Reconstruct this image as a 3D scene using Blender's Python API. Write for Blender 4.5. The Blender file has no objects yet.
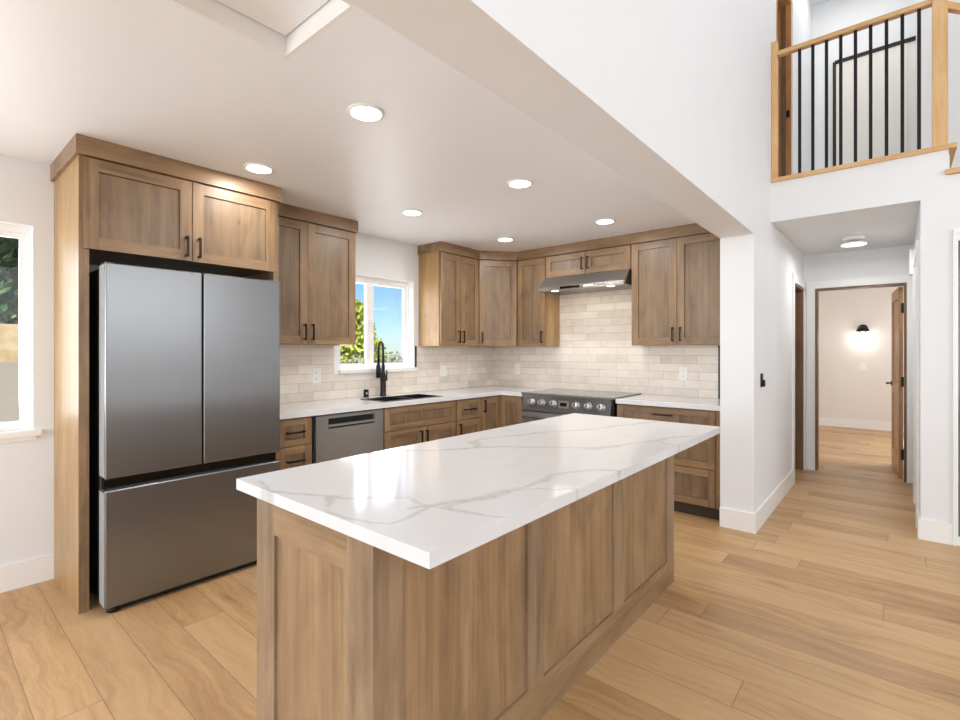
import bpy, bmesh, math, random
from mathutils import Vector
random.seed(7)
R = math.radians
SC = bpy.context.scene
COL = SC.collection

# ------------------------------------------------------------------ camera
CAM_H = 1.3412
cd = bpy.data.cameras.new('camera'); cam = bpy.data.objects.new('camera', cd); COL.objects.link(cam)
cam.location = (0, 0, CAM_H); cam.rotation_euler = (R(90), 0, R(40.3159))
cd.sensor_fit = 'HORIZONTAL'; cd.sensor_width = 36.0; cd.lens = 490.09 / 960 * 36
cd.shift_y = -9.36 / 960; cd.clip_start = 0.02; cd.clip_end = 300
SC.camera = cam
# ------------------------------------------------------------------ view, world, sun, daylight
SC.view_settings.view_transform = 'Standard'; SC.view_settings.look = 'None'
SC.view_settings.gamma = 1.0; SC.view_settings.exposure = 0.14
SC.view_settings.use_curve_mapping = False
SC.cycles.max_bounces = 10; SC.cycles.diffuse_bounces = 6; SC.cycles.glossy_bounces = 4
SC.cycles.transparent_max_bounces = 12
SC.cycles.sample_clamp_indirect = 6.0
SC.cycles.use_denoising = True
world = bpy.data.worlds.new('sky'); SC.world = world; world.use_nodes = True
wt = world.node_tree; bg = wt.nodes['Background']
sky = wt.nodes.new('ShaderNodeTexSky'); sky.sky_type = 'NISHITA'; sky.sun_disc = False
sky.sun_elevation = R(58); sky.sun_rotation = R(110); sky.air_density = 1.0; sky.dust_density = 0.2; sky.ozone_density = 3.0
tintn = wt.nodes.new('ShaderNodeMix'); tintn.data_type = 'RGBA'; tintn.blend_type = 'MULTIPLY'; tintn.inputs[0].default_value = 1.0
tintn.inputs[7].default_value = (.60, .78, 1.0, 1); wt.links.new(sky.outputs[0], tintn.inputs[6]); wt.links.new(tintn.outputs[2], bg.inputs['Color']); bg.inputs['Strength'].default_value = 0.15

def lamp(name, kind, loc, energy, color=(1, 1, 1), direction=None, **kw):
    l = bpy.data.lights.new(name, kind); l.energy = energy; l.color = color
    for k, v in kw.items(): setattr(l, k, v)
    o = bpy.data.objects.new(name, l); COL.objects.link(o); o.location = loc
    if direction is not None: o.rotation_euler = Vector(direction).to_track_quat('-Z', 'Y').to_euler()
    return o
W_OUT = -3.97
lamp('sun', 'SUN', (5, -3, 9), 6.0, (1, .95, .87), (-.55, .25, -.85), angle=R(.6))
# daylight through the living room's big windows behind the camera, with added dining and side fill lamps
lamp('daylight_back_window', 'AREA', (1.4, -4.50, 1.75), 128, (.97, .985, 1), (0, 1, 0.25), shape='RECTANGLE', size=4.2, size_y=2.8)
lamp('added_dining_fill', 'AREA', (-2.45, -4.50, 1.3), 108, (.88, .95, 1), (0, 1, 0.85), shape='RECTANGLE', size=1.9, size_y=1.7)  # added fill aimed up at the kitchen ceiling; no dining window known
lamp('added_side_fill', 'AREA', (4.50, 1.45, 2.95), 96, (.975, .985, 1), (-1, 0, 0.0), shape='RECTANGLE', size=5.8, size_y=3.2)  # unseen added fill, placed to grade the refrigerator front from light to dark
lamp('daylight_sink_window', 'AREA', (W_OUT, 2.95, 1.61), 15, (.95, .98, 1), (1, 0, .25), shape='RECTANGLE', size=.85, size_y=.82)
lamp('daylight_left_window', 'AREA', (W_OUT, -.23, 1.47), 20, (.95, .98, 1), (1, .1, .35), shape='RECTANGLE', size=1.35, size_y=1.1)
lamp('added_bedroom_fill', 'AREA', (1.22, 8.6, 1.5), 42, (.95, .98, 1), (-1, 0, 0), shape='RECTANGLE', size=1.4, size_y=1.2)  # unseen fill added to brighten the bedroom
lamp('added_loft_fill', 'AREA', (-.33, 6.2, 5.55), 9, (1, .98, .95), (0, 0, -1), shape='RECTANGLE', size=.7, size_y=1.4)  # added fill near the loft ceiling

# ------------------------------------------------------------------ node helpers
class NT:
    def __init__(s, name):
        s.m = bpy.data.materials.new(name); s.m.use_nodes = True
        s.t = s.m.node_tree; s.b = s.t.nodes['Principled BSDF']
    def n(s, typ, **kw):
        nd = s.t.nodes.new(typ)
        for k, v in kw.items(): setattr(nd, k, v)
        return nd
    def link(s, a, b): s.t.links.new(a, b)
    def put(s, sock, v):
        if hasattr(v, 'is_linked') or hasattr(v, 'links'): s.link(v, sock)
        else: sock.default_value = v
    def math(s, op, a, b=None, c=None):
        nd = s.n('ShaderNodeMath', operation=op)
        s.put(nd.inputs[0], a)
        if b is not None: s.put(nd.inputs[1], b)
        if c is not None: s.put(nd.inputs[2], c)
        return nd.outputs[0]
    def obj(s): return s.n('ShaderNodeTexCoord').outputs['Object']
    def sep(s, v):
        nd = s.n('ShaderNodeSeparateXYZ'); s.link(v, nd.inputs[0]); return nd.outputs
    def comb(s, x, y, z):
        nd = s.n('ShaderNodeCombineXYZ')
        for i, v in enumerate((x, y, z)): s.put(nd.inputs[i], v)
        return nd.outputs[0]
    def noise(s, v, scale, detail=3, rough=.55, dist=0.0):
        nd = s.n('ShaderNodeTexNoise'); s.link(v, nd.inputs['Vector'])
        nd.inputs['Scale'].default_value = scale; nd.inputs['Detail'].default_value = detail
        nd.inputs['Roughness'].default_value = rough; nd.inputs['Distortion'].default_value = dist
        return nd.outputs['Fac']
    def white(s, v):
        nd = s.n('ShaderNodeTexWhiteNoise', noise_dimensions='3D'); s.link(v, nd.inputs['Vector']); return nd.outputs['Value']
    def mapr(s, v, a, b, c=0., d=1.):
        nd = s.n('ShaderNodeMapRange'); s.put(nd.inputs[0], v)
        for i, x in enumerate((a, b, c, d)): nd.inputs[1 + i].default_value = x
        return nd.outputs[0]
    def mix(s, f, a, b, blend='MIX'):
        nd = s.n('ShaderNodeMix', data_type='RGBA', blend_type=blend)
        s.put(nd.inputs[0], f)
        for i, v in ((6, a), (7, b)):
            if isinstance(v, tuple): nd.inputs[i].default_value = (*v, 1)
            else: s.link(v, nd.inputs[i])
        return nd.outputs[2]
    def ramp(s, f, stops):
        nd = s.n('ShaderNodeValToRGB'); s.link(f, nd.inputs[0]); e = nd.color_ramp.elements
        while len(e) < len(stops): e.new(.5)
        for q, (p, c) in zip(e, stops): q.position = p; q.color = (*c, 1)
        return nd.outputs[0]
    def bump(s, h, strength, dist=.002):
        nd = s.n('ShaderNodeBump'); nd.inputs['Strength'].default_value = strength; nd.inputs['Distance'].default_value = dist
        s.link(h, nd.inputs['Height']); s.link(nd.outputs[0], s.b.inputs['Normal'])
    def set(s, **kw):
        for k, v in kw.items():
            sock = s.b.inputs[k.replace('_', ' ')]
            if isinstance(v, tuple) and len(v) == 3: v = (*v, 1)
            s.put(sock, v)
        return s.m
def lin(r, g, b):
    f = lambda c: (c / 255 / 12.92) if c <= 10 else ((c / 255 + .055) / 1.055) ** 2.4
    return (f(r), f(g), f(b))
def plain(name, rgb, rough=.5, metal=0., **kw):
    t = NT(name); return t.set(Base_Color=lin(*rgb), Roughness=rough, Metallic=metal, **kw)
def paint(name, rgb, rough=.6):
    t = NT(name); o = t.obj()
    c = t.mix(t.noise(o, 3.0, 2), lin(*[x - 3 for x in rgb]), lin(*rgb))
    t.bump(t.noise(o, 160, 2), .06, .001)
    return t.set(Base_Color=c, Roughness=rough)
def wood(name, axis, dark, mid, light, rough=.38, streak=1.0):
    t = NT(name); o = t.obj()
    info = t.n('ShaderNodeObjectInfo'); off = t.math('MULTIPLY', info.outputs['Random'], 37.0)
    v = t.n('ShaderNodeVectorMath', operation='ADD'); t.link(o, v.inputs[0]); t.link(t.comb(off, off, off), v.inputs[1])
    x, y, z = t.sep(v.outputs[0])
    k = [9.0, 9.0, 9.0]; k[axis] = .55
    a = t.comb(*[t.math('MULTIPLY', q, kk) for q, kk in zip((x, y, z), k)])
    k2 = [70.0, 70.0, 70.0]; k2[axis] = 2.2
    b = t.comb(*[t.math('MULTIPLY', q, kk) for q, kk in zip((x, y, z), k2)])
    n1 = t.noise(a, 1.0, 4, .6, 1.3); n2 = t.noise(b, 1.0, 3, .6); k4 = [7.0, 7.0, 7.0]; k4[axis] = 2.4
    n3 = t.noise(t.comb(*[t.math('MULTIPLY', q, kk) for q, kk in zip((x, y, z), k4)]), 1.0, 4, .6, .8)
    f = t.math('ADD', t.math('ADD', t.math('MULTIPLY', n1, .42), t.math('MULTIPLY', n2, .20 * streak)), t.math('MULTIPLY', n3, .41))
    c = t.ramp(f, [(.36, dark), (.52, mid), (.68, light)])
    # small pin knots
    vor = t.n('ShaderNodeTexVoronoi'); k3 = [5.0, 5.0, 5.0]; k3[axis] = 2.2
    t.link(t.comb(*[t.math('MULTIPLY', q, kk) for q, kk in zip((x, y, z), k3)]), vor.inputs['Vector']); vor.inputs['Scale'].default_value = 1.0
    c = t.mix(t.mapr(vor.outputs['Distance'], .02, .07, .45, 0), c, tuple(q * .45 for q in dark))
    t.bump(n2, .05, .001)
    return t.set(Base_Color=c, Roughness=t.mapr(n2, .2, .8, rough - .05, rough + .08))

WD = (lin(104, 81, 58), lin(141, 113, 83), lin(164, 136, 104))
wood_z = wood('stained alder vertical grain', 2, *WD)
wood_x = wood('stained alder grain along x', 0, *WD)
wood_y = wood('stained alder grain along y', 1, *WD)
WP = (lin(98, 78, 59), lin(129, 106, 81), lin(149, 124, 97))
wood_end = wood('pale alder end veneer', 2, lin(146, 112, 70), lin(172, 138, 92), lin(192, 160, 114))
wood_panel = wood('stained alder panel', 2, *WP)
WI = (lin(114, 91, 68), lin(150, 122, 91), lin(174, 146, 112))
isl_f = wood('island alder frame', 2, lin(112, 92, 73), lin(146, 123, 98), lin(170, 147, 119))
isl_z = wood('island alder vertical', 2, *WI); isl_x = wood('island alder x', 0, *WI); isl_y = wood('island alder y', 1, *WI)
jamb_wood = wood('dark stained jamb', 2, lin(96, 70, 48), lin(122, 90, 62), lin(142, 108, 78))
door_wood = wood('door alder', 2, lin(166, 122, 84), lin(196, 150, 108), lin(214, 172, 130))
OAK = (lin(190, 148, 96), lin(214, 174, 122), lin(228, 192, 144))
oak_z = wood('light oak vertical', 2, *OAK); oak_x = wood('light oak x', 0, *OAK)
wall_m = paint('white wall paint', (233, 235, 237))
ceil_m = paint('white ceiling paint', (243, 246, 251), .42)
trim_m = plain('white trim enamel', (240, 240, 238), .35)
vinyl_m = plain('white vinyl', (242, 242, 242), .35)
plate_m = plain('white plastic plate', (240, 239, 235), .3)
plate_dark = plain('outlet slot grey', (150, 148, 145), .4)
black_m = plain('matte black metal', (14, 14, 14), .42, .3)
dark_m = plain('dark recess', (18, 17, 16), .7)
toe_m = plain('dark brown toe kick', (70, 56, 46), .6)
chrome_m = plain('chrome', (200, 200, 200), .18, 1.0)
sink_m = plain('dark sink finish', (30, 30, 31), .35)
gloss_black = plain('black glass', (12, 12, 13), .06)
def brushed(name, rgb, axis, rough=.3, metal=1.0):
    t = NT(name); o = t.obj(); x, y, z = t.sep(o)
    k = [700.0] * 3; k[axis] = 6.0
    b = t.comb(*[t.math('MULTIPLY', q, kk) for q, kk in zip((x, y, z), k)])
    n = t.noise(b, 1.0, 2)
    c = t.mix(n, lin(*[q - 4 for q in rgb]), lin(*[q + 4 for q in rgb]))
    return t.set(Base_Color=c, Metallic=metal, Roughness=rough)
steel_y = brushed('brushed steel along y', (158, 160, 162), 1, .32, .78)
steel_f = brushed('dark brushed refrigerator steel', (138, 139, 140), 1, .26, .86)
steel_x = brushed('brushed steel along x', (172, 173, 175), 0, .28, .85)
fridge_side = plain('fridge grey side', (120, 120, 119), .4, .8)
def glass_mat(name, tint=(1, 1, 1), refl=.12):
    t = NT(name); t.t.nodes.remove(t.b)
    tr = t.n('ShaderNodeBsdfTransparent'); tr.inputs[0].default_value = (*tint, 1)
    gl = t.n('ShaderNodeBsdfGlossy'); gl.inputs['Roughness'].default_value = .02
    fr = t.n('ShaderNodeFresnel'); fr.inputs[0].default_value = 1.45
    mx = t.n('ShaderNodeMixShader'); t.link(t.math('MULTIPLY', fr.outputs[0], refl * 5), mx.inputs[0])
    t.link(tr.outputs[0], mx.inputs[1]); t.link(gl.outputs[0], mx.inputs[2])
    t.link(mx.outputs[0], t.t.nodes['Material Output'].inputs['Surface'])
    return t.m
glass_m = glass_mat('clear window glass')
tint_glass = plain('grey green door glass', (96, 112, 106), .08)
def emit(name, rgb, strength):
    t = NT(name); return t.set(Base_Color=(1, 1, 1), Emission_Color=rgb, Emission_Strength=strength)
lamp_emit = emit('lit lamp diffuser', (1, .97, .92), 6.0)
disp_m = emit('lit range display', (.75, .85, 1.0), .35)

def floor_mat():
    t = NT('wide plank oak floor'); o = t.obj(); x, y, z = t.sep(o)
    W, L = .19, 1.75
    yr = t.math('DIVIDE', t.math('ADD', y, .071), W); row = t.math('FLOOR', yr); fy = t.math('FRACT', yr)
    r1 = t.white(t.comb(row, 3.3, 1.7))
    xs = t.math('ADD', t.math('DIVIDE', x, L), t.math('MULTIPLY', r1, 9.0)); col = t.math('FLOOR', xs); fx = t.math('FRACT', xs)
    i = t.white(t.comb(row, col, .5)); i2 = t.white(t.comb(col, row, 7.5))
    ox = t.math('MULTIPLY', i, 91.0); oy = t.math('MULTIPLY', i2, 57.0)
    p = t.comb(t.math('ADD', x, ox), t.math('ADD', y, oy), 0.0); px, py, _ = t.sep(p)
    warp = t.noise(p, 2.2, 3)
    cath = t.math('ADD', t.math('MULTIPLY', py, 26.0), t.math('MULTIPLY', warp, 5.5))
    g1 = t.noise(t.comb(t.math('MULTIPLY', px, 1.6), cath, 0.0), 1.0, 4, .65)
    g2 = t.noise(t.comb(t.math('MULTIPLY', px, 7.0), t.math('MULTIPLY', py, 190.0), 0.0), 1.0, 2)
    g3 = t.noise(t.comb(t.math('MULTIPLY', px, 1.3), t.math('MULTIPLY', py, 5.0), 0.0), 1.0, 3)
    f = t.math('ADD', t.math('ADD', t.math('MULTIPLY', g1, .46), t.math('MULTIPLY', g2, .16)), t.math('ADD', t.math('MULTIPLY', i, .20), t.math('MULTIPLY', g3, .26)))
    c = t.ramp(f, [(.27, lin(134, 99, 63)), (.44, lin(178, 139, 95)), (.57, lin(200, 163, 116)), (.78, lin(214, 179, 134))])
    c = t.mix(t.mapr(i2, .6, 1, 0, .35), c, lin(180, 148, 118))
    # knots and dark checks stretched along the plank
    vor = t.n('ShaderNodeTexVoronoi'); vor.inputs['Scale'].default_value = 1.0
    t.link(t.comb(t.math('MULTIPLY', px, 1.5), t.math('ADD', t.math('MULTIPLY', py, 5.2), t.math('MULTIPLY', warp, .6)), 0.0), vor.inputs['Vector'])
    kn = t.math('MULTIPLY', t.mapr(vor.outputs['Distance'], .03, .17, 1, 0), t.mapr(g1, .35, .6, 1, .25))
    c = t.mix(t.math('MULTIPLY', kn, .75), c, lin(92, 66, 42))
    e1 = t.math('LESS_THAN', t.math('MINIMUM', fy, t.math('SUBTRACT', 1.0, fy)), .0085)
    e2 = t.math('LESS_THAN', t.math('MINIMUM', fx, t.math('SUBTRACT', 1.0, fx)), .0010)
    e = t.math('MAXIMUM', e1, e2)
    c = t.mix(t.math('MULTIPLY', e, .62), c, lin(98, 72, 46))
    t.bump(t.math('SUBTRACT', t.math('MULTIPLY', g2, .3), e), .12, .002)
    return t.set(Base_Color=c, Roughness=t.mapr(g1, .2, .8, .36, .5))
floor_m = floor_mat()

def tile_mat(name, ax):
    t = NT(name); o = t.obj(); s3 = t.sep(o); u = s3[ax]; z = s3[2]
    H, L = .0765, .33
    zr = t.math('DIVIDE', t.math('SUBTRACT', z, .914), H); row = t.math('FLOOR', zr); fz = t.math('FRACT', zr)
    r1 = t.white(t.comb(row, 2.2, 5.1))
    us = t.math('ADD', t.math('DIVIDE', u, L), t.math('ADD', t.math('MULTIPLY', row, .5), t.math('MULTIPLY', r1, .25))); col = t.math('FLOOR', us); fu = t.math('FRACT', us)
    i = t.white(t.comb(row, col, 1.5))
    cl = t.noise(t.comb(t.math('ADD', u, t.math('MULTIPLY', i, 20.0)), z, i), 9.0, 3)
    c = t.ramp(t.math('ADD', t.math('MULTIPLY', i, .4), t.math('MULTIPLY', cl, .65)), [(.25, lin(216, 206, 193)), (.5, lin(231, 221, 208)), (.8, lin(240, 232, 221))])
    dz = t.math('MULTIPLY', t.math('MINIMUM', fz, t.math('SUBTRACT', 1.0, fz)), H)
    du = t.math('MULTIPLY', t.math('MINIMUM', fu, t.math('SUBTRACT', 1.0, fu)), L)
    d = t.math('MINIMUM', dz, du)
    g = t.mapr(d, .0012, .0026, 1, 0)
    c = t.mix(t.math('MULTIPLY', g, .6), c, lin(168, 156, 144))
    edge = t.mapr(d, .001, .006, 0, 1)
    h = t.math('ADD', edge, t.math('MULTIPLY', t.noise(o, 14.0, 2), .8))
    t.bump(h, .3, .002)
    return t.set(Base_Color=c, Roughness=.28)
tile_y = tile_mat('handmade tile along y', 1); tile_x = tile_mat('handmade tile along x', 0)

def quartz(name, attr=False):
    t = NT(name); o = t.obj()
    n0 = t.noise(o, 1.3, 4, .6, 1.2)
    soft = t.math('MULTIPLY', t.mapr(t.math('ABSOLUTE', t.math('SUBTRACT', n0, .5)), 0, .03, .16, 0), t.mapr(t.noise(o, 2.1, 2), .45, .65))
    c = t.mix(soft, lin(222, 223, 225), lin(182, 181, 180))
    if attr:
        a = t.n('ShaderNodeAttribute'); a.attribute_name = 'vein'
        f = t.math('MULTIPLY', a.outputs['Fac'], t.mapr(t.noise(o, 22.0, 4, .65), .3, .62, .35, 1))
        c = t.mix(t.math('MULTIPLY', f, .75), c, lin(182, 181, 179))
    return t.set(Base_Color=c, Roughness=.09)
quartz_m = quartz('white quartz'); quartz_vein = quartz('white quartz with grey veins', True)

# ------------------------------------------------------------------ mesh helpers
class MB:
    def __init__(s): s.bm = bmesh.new()
    def prism(s, pts, z0, z1, mat=0):
        lo = [s.bm.verts.new((p[0], p[1], z0)) for p in pts]; hi = [s.bm.verts.new((p[0], p[1], z1)) for p in pts]
        n = len(pts); fs = [s.bm.faces.new(lo[::-1]), s.bm.faces.new(hi)]
        for i in range(n): fs.append(s.bm.faces.new((lo[i], lo[(i + 1) % n], hi[(i + 1) % n], hi[i])))
        for f in fs: f.material_index = mat
        return s
    def hexa(s, P, mat=0):   # 8 points: bottom ring then top ring
        v = [s.bm.verts.new(p) for p in P]
        for q in ((3, 2, 1, 0), (4, 5, 6, 7), (0, 1, 5, 4), (1, 2, 6, 5), (2, 3, 7, 6), (3, 0, 4, 7)):
            f = s.bm.faces.new([v[i] for i in q]); f.material_index = mat
        return s
    def box(s, x0, x1, y0, y1, z0, z1, mat=0):
        return s.hexa([(x0, y0, z0), (x1, y0, z0), (x1, y1, z0), (x0, y1, z0), (x0, y0, z1), (x1, y0, z1), (x1, y1, z1), (x0, y1, z1)], mat)
    def fbox(s, F, u0, u1, n0, n1, z0, z1, mat=0):
        P = [F(u0, n0, z0), F(u1, n0, z0), F(u1, n1, z0), F(u0, n1, z0), F(u0, n0, z1), F(u1, n0, z1), F(u1, n1, z1), F(u0, n1, z1)]
        return s.hexa(P, mat)
    def lathe(s, c, axis, prof, seg=24, mat=0, smooth=True):   # prof = [(r, h)...] along axis from c
        axis = Vector(axis).normalized(); a = axis.orthogonal().normalized(); b = axis.cross(a); c = Vector(c)
        rings = []
        for r, h in prof:
            rings.append([s.bm.verts.new(c + axis * h + (a * math.cos(k * 2 * math.pi / seg) + b * math.sin(k * 2 * math.pi / seg)) * max(r, 1e-5)) for k in range(seg)])
        for q in range(len(rings) - 1):
            for k in range(seg):
                f = s.bm.faces.new((rings[q][k], rings[q][(k + 1) % seg], rings[q + 1][(k + 1) % seg], rings[q + 1][k])); f.material_index = mat; f.smooth = smooth
        for rg in (rings[0][::-1], rings[-1]):
            f = s.bm.faces.new(rg); f.material_index = mat
        return s
    def tube(s, pts, r, seg=12, mat=0):
        pts = [Vector(p) for p in pts]; rings = []; up = None
        for i, p in enumerate(pts):
            t = (pts[min(i + 1, len(pts) - 1)] - pts[max(i - 1, 0)]).normalized()
            a = t.orthogonal().normalized() if up is None else (up - t * up.dot(t)).normalized()
            up = a; b = t.cross(a); rr = r[i] if isinstance(r, (list, tuple)) else r
            rings.append([s.bm.verts.new(p + (a * math.cos(k * 2 * math.pi / seg) + b * math.sin(k * 2 * math.pi / seg)) * rr) for k in range(seg)])
        for q in range(len(rings) - 1):
            for k in range(seg):
                f = s.bm.faces.new((rings[q][k], rings[q][(k + 1) % seg], rings[q + 1][(k + 1) % seg], rings[q + 1][k])); f.smooth = True; f.material_index = mat
        s.bm.faces.new(rings[0][::-1]); s.bm.faces.new(rings[-1])
        return s
    def bevel(s, w, seg=2):
        bmesh.ops.bevel(s.bm, geom=list(s.bm.edges), offset=w, segments=seg, affect='EDGES', profile=.5)
        return s

def wloc(o):
    v = Vector((0, 0, 0))
    while o is not None: v += Vector(o.location); o = o.parent
    return v
def obj(name, mb, mats, parent=None, loc=None, label=None):
    """link the shapes in mb (world coordinates) as ONE mesh object"""
    bmesh.ops.recalc_face_normals(mb.bm, faces=list(mb.bm.faces))
    base = Vector(loc) if loc is not None else (wloc(parent) if parent else Vector((0, 0, 0)))
    bmesh.ops.translate(mb.bm, verts=list(mb.bm.verts), vec=-base)
    me = bpy.data.meshes.new(name); mb.bm.to_mesh(me); mb.bm.free()
    for m in (mats if isinstance(mats, (list, tuple)) else [mats]): me.materials.append(m)
    o = bpy.data.objects.new(name, me); COL.objects.link(o)
    if parent is not None:
        o.parent = parent; o.location = base - wloc(parent)
    else: o.location = base
    if label: o['label'] = label
    return o
def thing(name, label, cat, loc, group=None):
    o = bpy.data.objects.new(name, None); COL.objects.link(o); o.location = loc; o.empty_display_size = .1
    return tag(o, label, cat, group)
def tag(o, label, cat, group=None):
    o['label'] = label; o['category'] = cat
    if group: o['group'] = group
    return o
def struct(name, mb, m, label, cat, parent=None):
    o = obj(name, mb, m, parent)
    if parent is None:
        o['kind'] = 'structure'; o['label'] = label; o['category'] = cat
    return o
def copy_tree(src, loc, label, group=None):
    r = src.copy(); COL.objects.link(r); r.location = loc; r['label'] = label
    if group: r['group'] = group
    for ch in list(src.children):
        c = ch.copy(); COL.objects.link(c); c.parent = r
        for g in list(ch.children):
            d = g.copy(); COL.objects.link(d); d.parent = c
    return r
def wall_holes(mb, axis, p0, p1, a0, a1, z0, z1, holes, mat=0):
    """wall slab between p0..p1 across `axis`, running a0..a1, with rectangular holes (b0,b1,h0,h1) sorted along the run"""
    def bx(u0, u1, h0, h1):
        if u1 - u0 < 1e-4 or h1 - h0 < 1e-4: return
        if axis == 'x': mb.box(p0, p1, u0, u1, h0, h1, mat)
        else: mb.box(u0, u1, p0, p1, h0, h1, mat)
    cur = a0
    for b0, b1, h0, h1 in holes:
        bx(cur, b0, z0, z1); bx(b0, b1, z0, h0); bx(b0, b1, h1, z1); cur = b1
    bx(cur, a1, z0, z1); return mb

# ------------------------------------------------------------------ room constants
W, D = -3.791, 4.703          # sink wall plane x, range wall plane y
ZC = 2.432                    # kitchen ceiling
XB0, XB1 = -1.0264, -.7955    # beam / column
YCOL = 4.0505
YL = 4.697                    # hall opening / loft front
XR = .134                     # hall right wall
YH = 6.62                     # hall far wall
ZHC = 2.414                   # hall ceiling
ZLF = 2.752                   # loft floor
YB = 10.68                    # bedroom far wall
YLB = 7.3                     # loft back wall
ZTOP = 5.6
YBK, XRT = -4.6, 4.6          # living room back, right walls

# ------------------------------------------------------------------ setting
fl = MB().box(-3.95, 4.75, -4.75, 10.85, -.1, 0)
struct('floor', fl, floor_m, 'wide plank light oak floor running through kitchen and hall', 'floor')

wl = wall_holes(MB(), 'x', W - .15, W, YBK, D + .12, 0, ZC + .15, [(-.95, .487, .885, 2.06), (2.535, 3.405, 1.168, 2.048)])
struct('wall_left', wl, wall_m, 'white painted wall with the sink window and left window', 'wall')
wr = MB().box(W, -.7955, D, D + .12, 0, ZC + .15)
struct('wall_back', wr, wall_m, 'white wall behind the range and its cabinets', 'wall')
wc = MB().box(XB0, XB1, YCOL, D, 0, 2.201).box(XB0, XB1, YBK, D, 2.201, ZTOP)
struct('wall_beam', wc, wall_m, 'white column and deep beam dividing kitchen from tall living room', 'wall')
wh = wall_holes(MB(), 'x', XB1 - .12, XB1, D + .12, YLB, 0, ZHC, [(5.86, 6.555, 0, 2.035)])
wall_holes(wh, 'x', XB1 - .12, XB1, D, YLB, ZHC, ZTOP, [(4.93, 5.72, ZLF + .02, 4.80)])
struct('wall_hall_left', wh, wall_m, 'white left wall of the hall and of the loft', 'wall')
wf = wall_holes(MB(), 'y', YH, YH + .12, XB1, 1.3, 0, ZHC, [(-.69, .085, 0, 2.035)])
struct('wall_hall_far', wf, wall_m, 'white wall at the hall end around the open doorway', 'wall')
wright = MB().box(XR, XR + .1, YL + .12, YH, 0, ZHC).box(XB1, XR, YL, YL + .03, ZHC, ZLF - .01)
wright.box(XR, .28, YL, YL + .12, 0, ZLF - .01).box(.28, .532, YL, YL + .12, 2.16, 2.56)
wright.box(.532, .80, YL, YL + .12, 2.16, 2.373).box(.80, 1.33, YL, YL + .12, 2.16, 2.186).box(1.33, XRT, YL, YL + .12, 0, 2.2)
wright.box(XR + .035, XR + .1, 6.5, YLB, ZLF, ZTOP)
wright.box(.28, .318, YL, YL + .12, 0, 2.16)
struct('wall_hall_right', wright, wall_m, 'white wall right of the hall opening below the stairs', 'wall')
wsl = MB().box(XR + .1, XRT, 6.5, 6.61, 0, ZTOP)
struct('wall_stairwell', wsl, wall_m, 'white wall behind the stairs at the upper right', 'wall')
wlb = MB().box(XB1 - .12, 2.6, YLB, YLB + .12, ZHC, ZTOP)
struct('wall_loft_back', wlb, wall_m, 'white wall at the back of the loft', 'wall')
lf = MB().box(XB1, XR, YL + .03, YLB, ZHC, ZLF - .01).box(XR, 2.6, YH, YLB, ZHC, ZLF - .01)
struct('ceiling_hall', lf, wall_m, 'white hall ceiling and the loft slab above it', 'ceiling')
bk = wall_holes(MB(), 'y', YBK - .14, YBK, W - .15, XRT, 0, ZTOP, [(-3.4, -1.5, .45, 2.15), (-.7, 3.5, .35, 3.15)])  # first opening is added for the dining fill lamp
struct('wall_living_back', bk, wall_m, 'white living room wall with wide window behind the camera', 'wall')
rt = wall_holes(MB(), 'x', XRT, XRT + .14, YBK, 6.61, 0, ZTOP, [(-1.5, 4.4, 1.3, 4.6)])  # opening added and sized for the side fill lamp
struct('wall_living_right', rt, wall_m, 'white living room wall with an added light opening out of view', 'wall')
w3 = thing('added_diffuser', 'added unseen diffuser pane in the living room side wall', 'window', (XRT + .06, 1.45, 1.3)); w3['kind'] = 'structure'  # unseen diffuser, added so the refrigerator reflects white instead of blue sky
fz = NT('added white diffuser'); fz.t.nodes.remove(fz.b); ftr = fz.n('ShaderNodeBsdfTranslucent'); ftr.inputs[0].default_value = (.9, .9, .9, 1)
fz.link(ftr.outputs[0], fz.t.nodes['Material Output'].inputs['Surface'])
obj('pane', MB().box(XRT + .06, XRT + .066, -1.5, 4.4, 1.3, 4.6), fz.m, w3)
cl = MB().box(W, -1.734, YBK, D, ZC, ZC + .15).box(-1.30, XB0, YBK, D, ZC, ZC + .15).box(-1.734, -1.30, YBK, .30, ZC, ZC + .15).box(-1.734, -1.30, .933, D, ZC, ZC + .15)
struct('ceiling', cl, ceil_m, 'smooth white kitchen ceiling', 'ceiling')
struct('ceiling_living', MB().box(XB0 - .1, XRT + .14, YBK - .14, YLB + .12, ZTOP, ZTOP + .15), wall_m, 'high white living room ceiling', 'ceiling')
br = MB().box(-2.4, -2.3, YH + .12, YB, 0, 2.43).box(-2.4, 1.4, YB, YB + .1, 0, 2.43).box(-2.3, XB1, YH + .0, YH + .12, 0, 2.43)
wall_holes(br, 'x', 1.3, 1.4, YH + .0, YB, 0, 2.43, [(7.8, 9.4, .8, 2.1)])  # unseen opening added for the bedroom fill lamp
struct('wall_bedroom', br, paint('warm white bedroom paint', (232, 226, 219)), 'warm white bedroom walls beyond the open door', 'wall')
struct('ceiling_bedroom', MB().box(-2.4, 1.4, YH + .12, YB + .1, 2.43, 2.55), ceil_m, 'white bedroom ceiling', 'ceiling')
struct('wall_side_room', MB().box(-2.4, -2.3, D + .12, YH, 0, 2.43).box(-2.4, XB1 - .12, D + .12, YH, 2.43, 2.5), wall_m, 'wall of the dim room left of the hall', 'wall')
struct('wall_loft_room', MB().box(-2.4, -2.3, D + .12, YLB, ZLF, ZTOP).box(-2.4, XB1 - .12, D + .12, YLB, ZLF - .1, ZLF).box(-2.3, XB1 - .12, D, D + .12, ZLF, ZTOP).box(-2.3, XB1 - .12, YLB, YLB + .12, ZLF, ZTOP).box(-2.4, XB0, D, YLB + .12, ZTOP, ZTOP + .1), wall_m, 'walls of the room beside the loft', 'wall')

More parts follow.
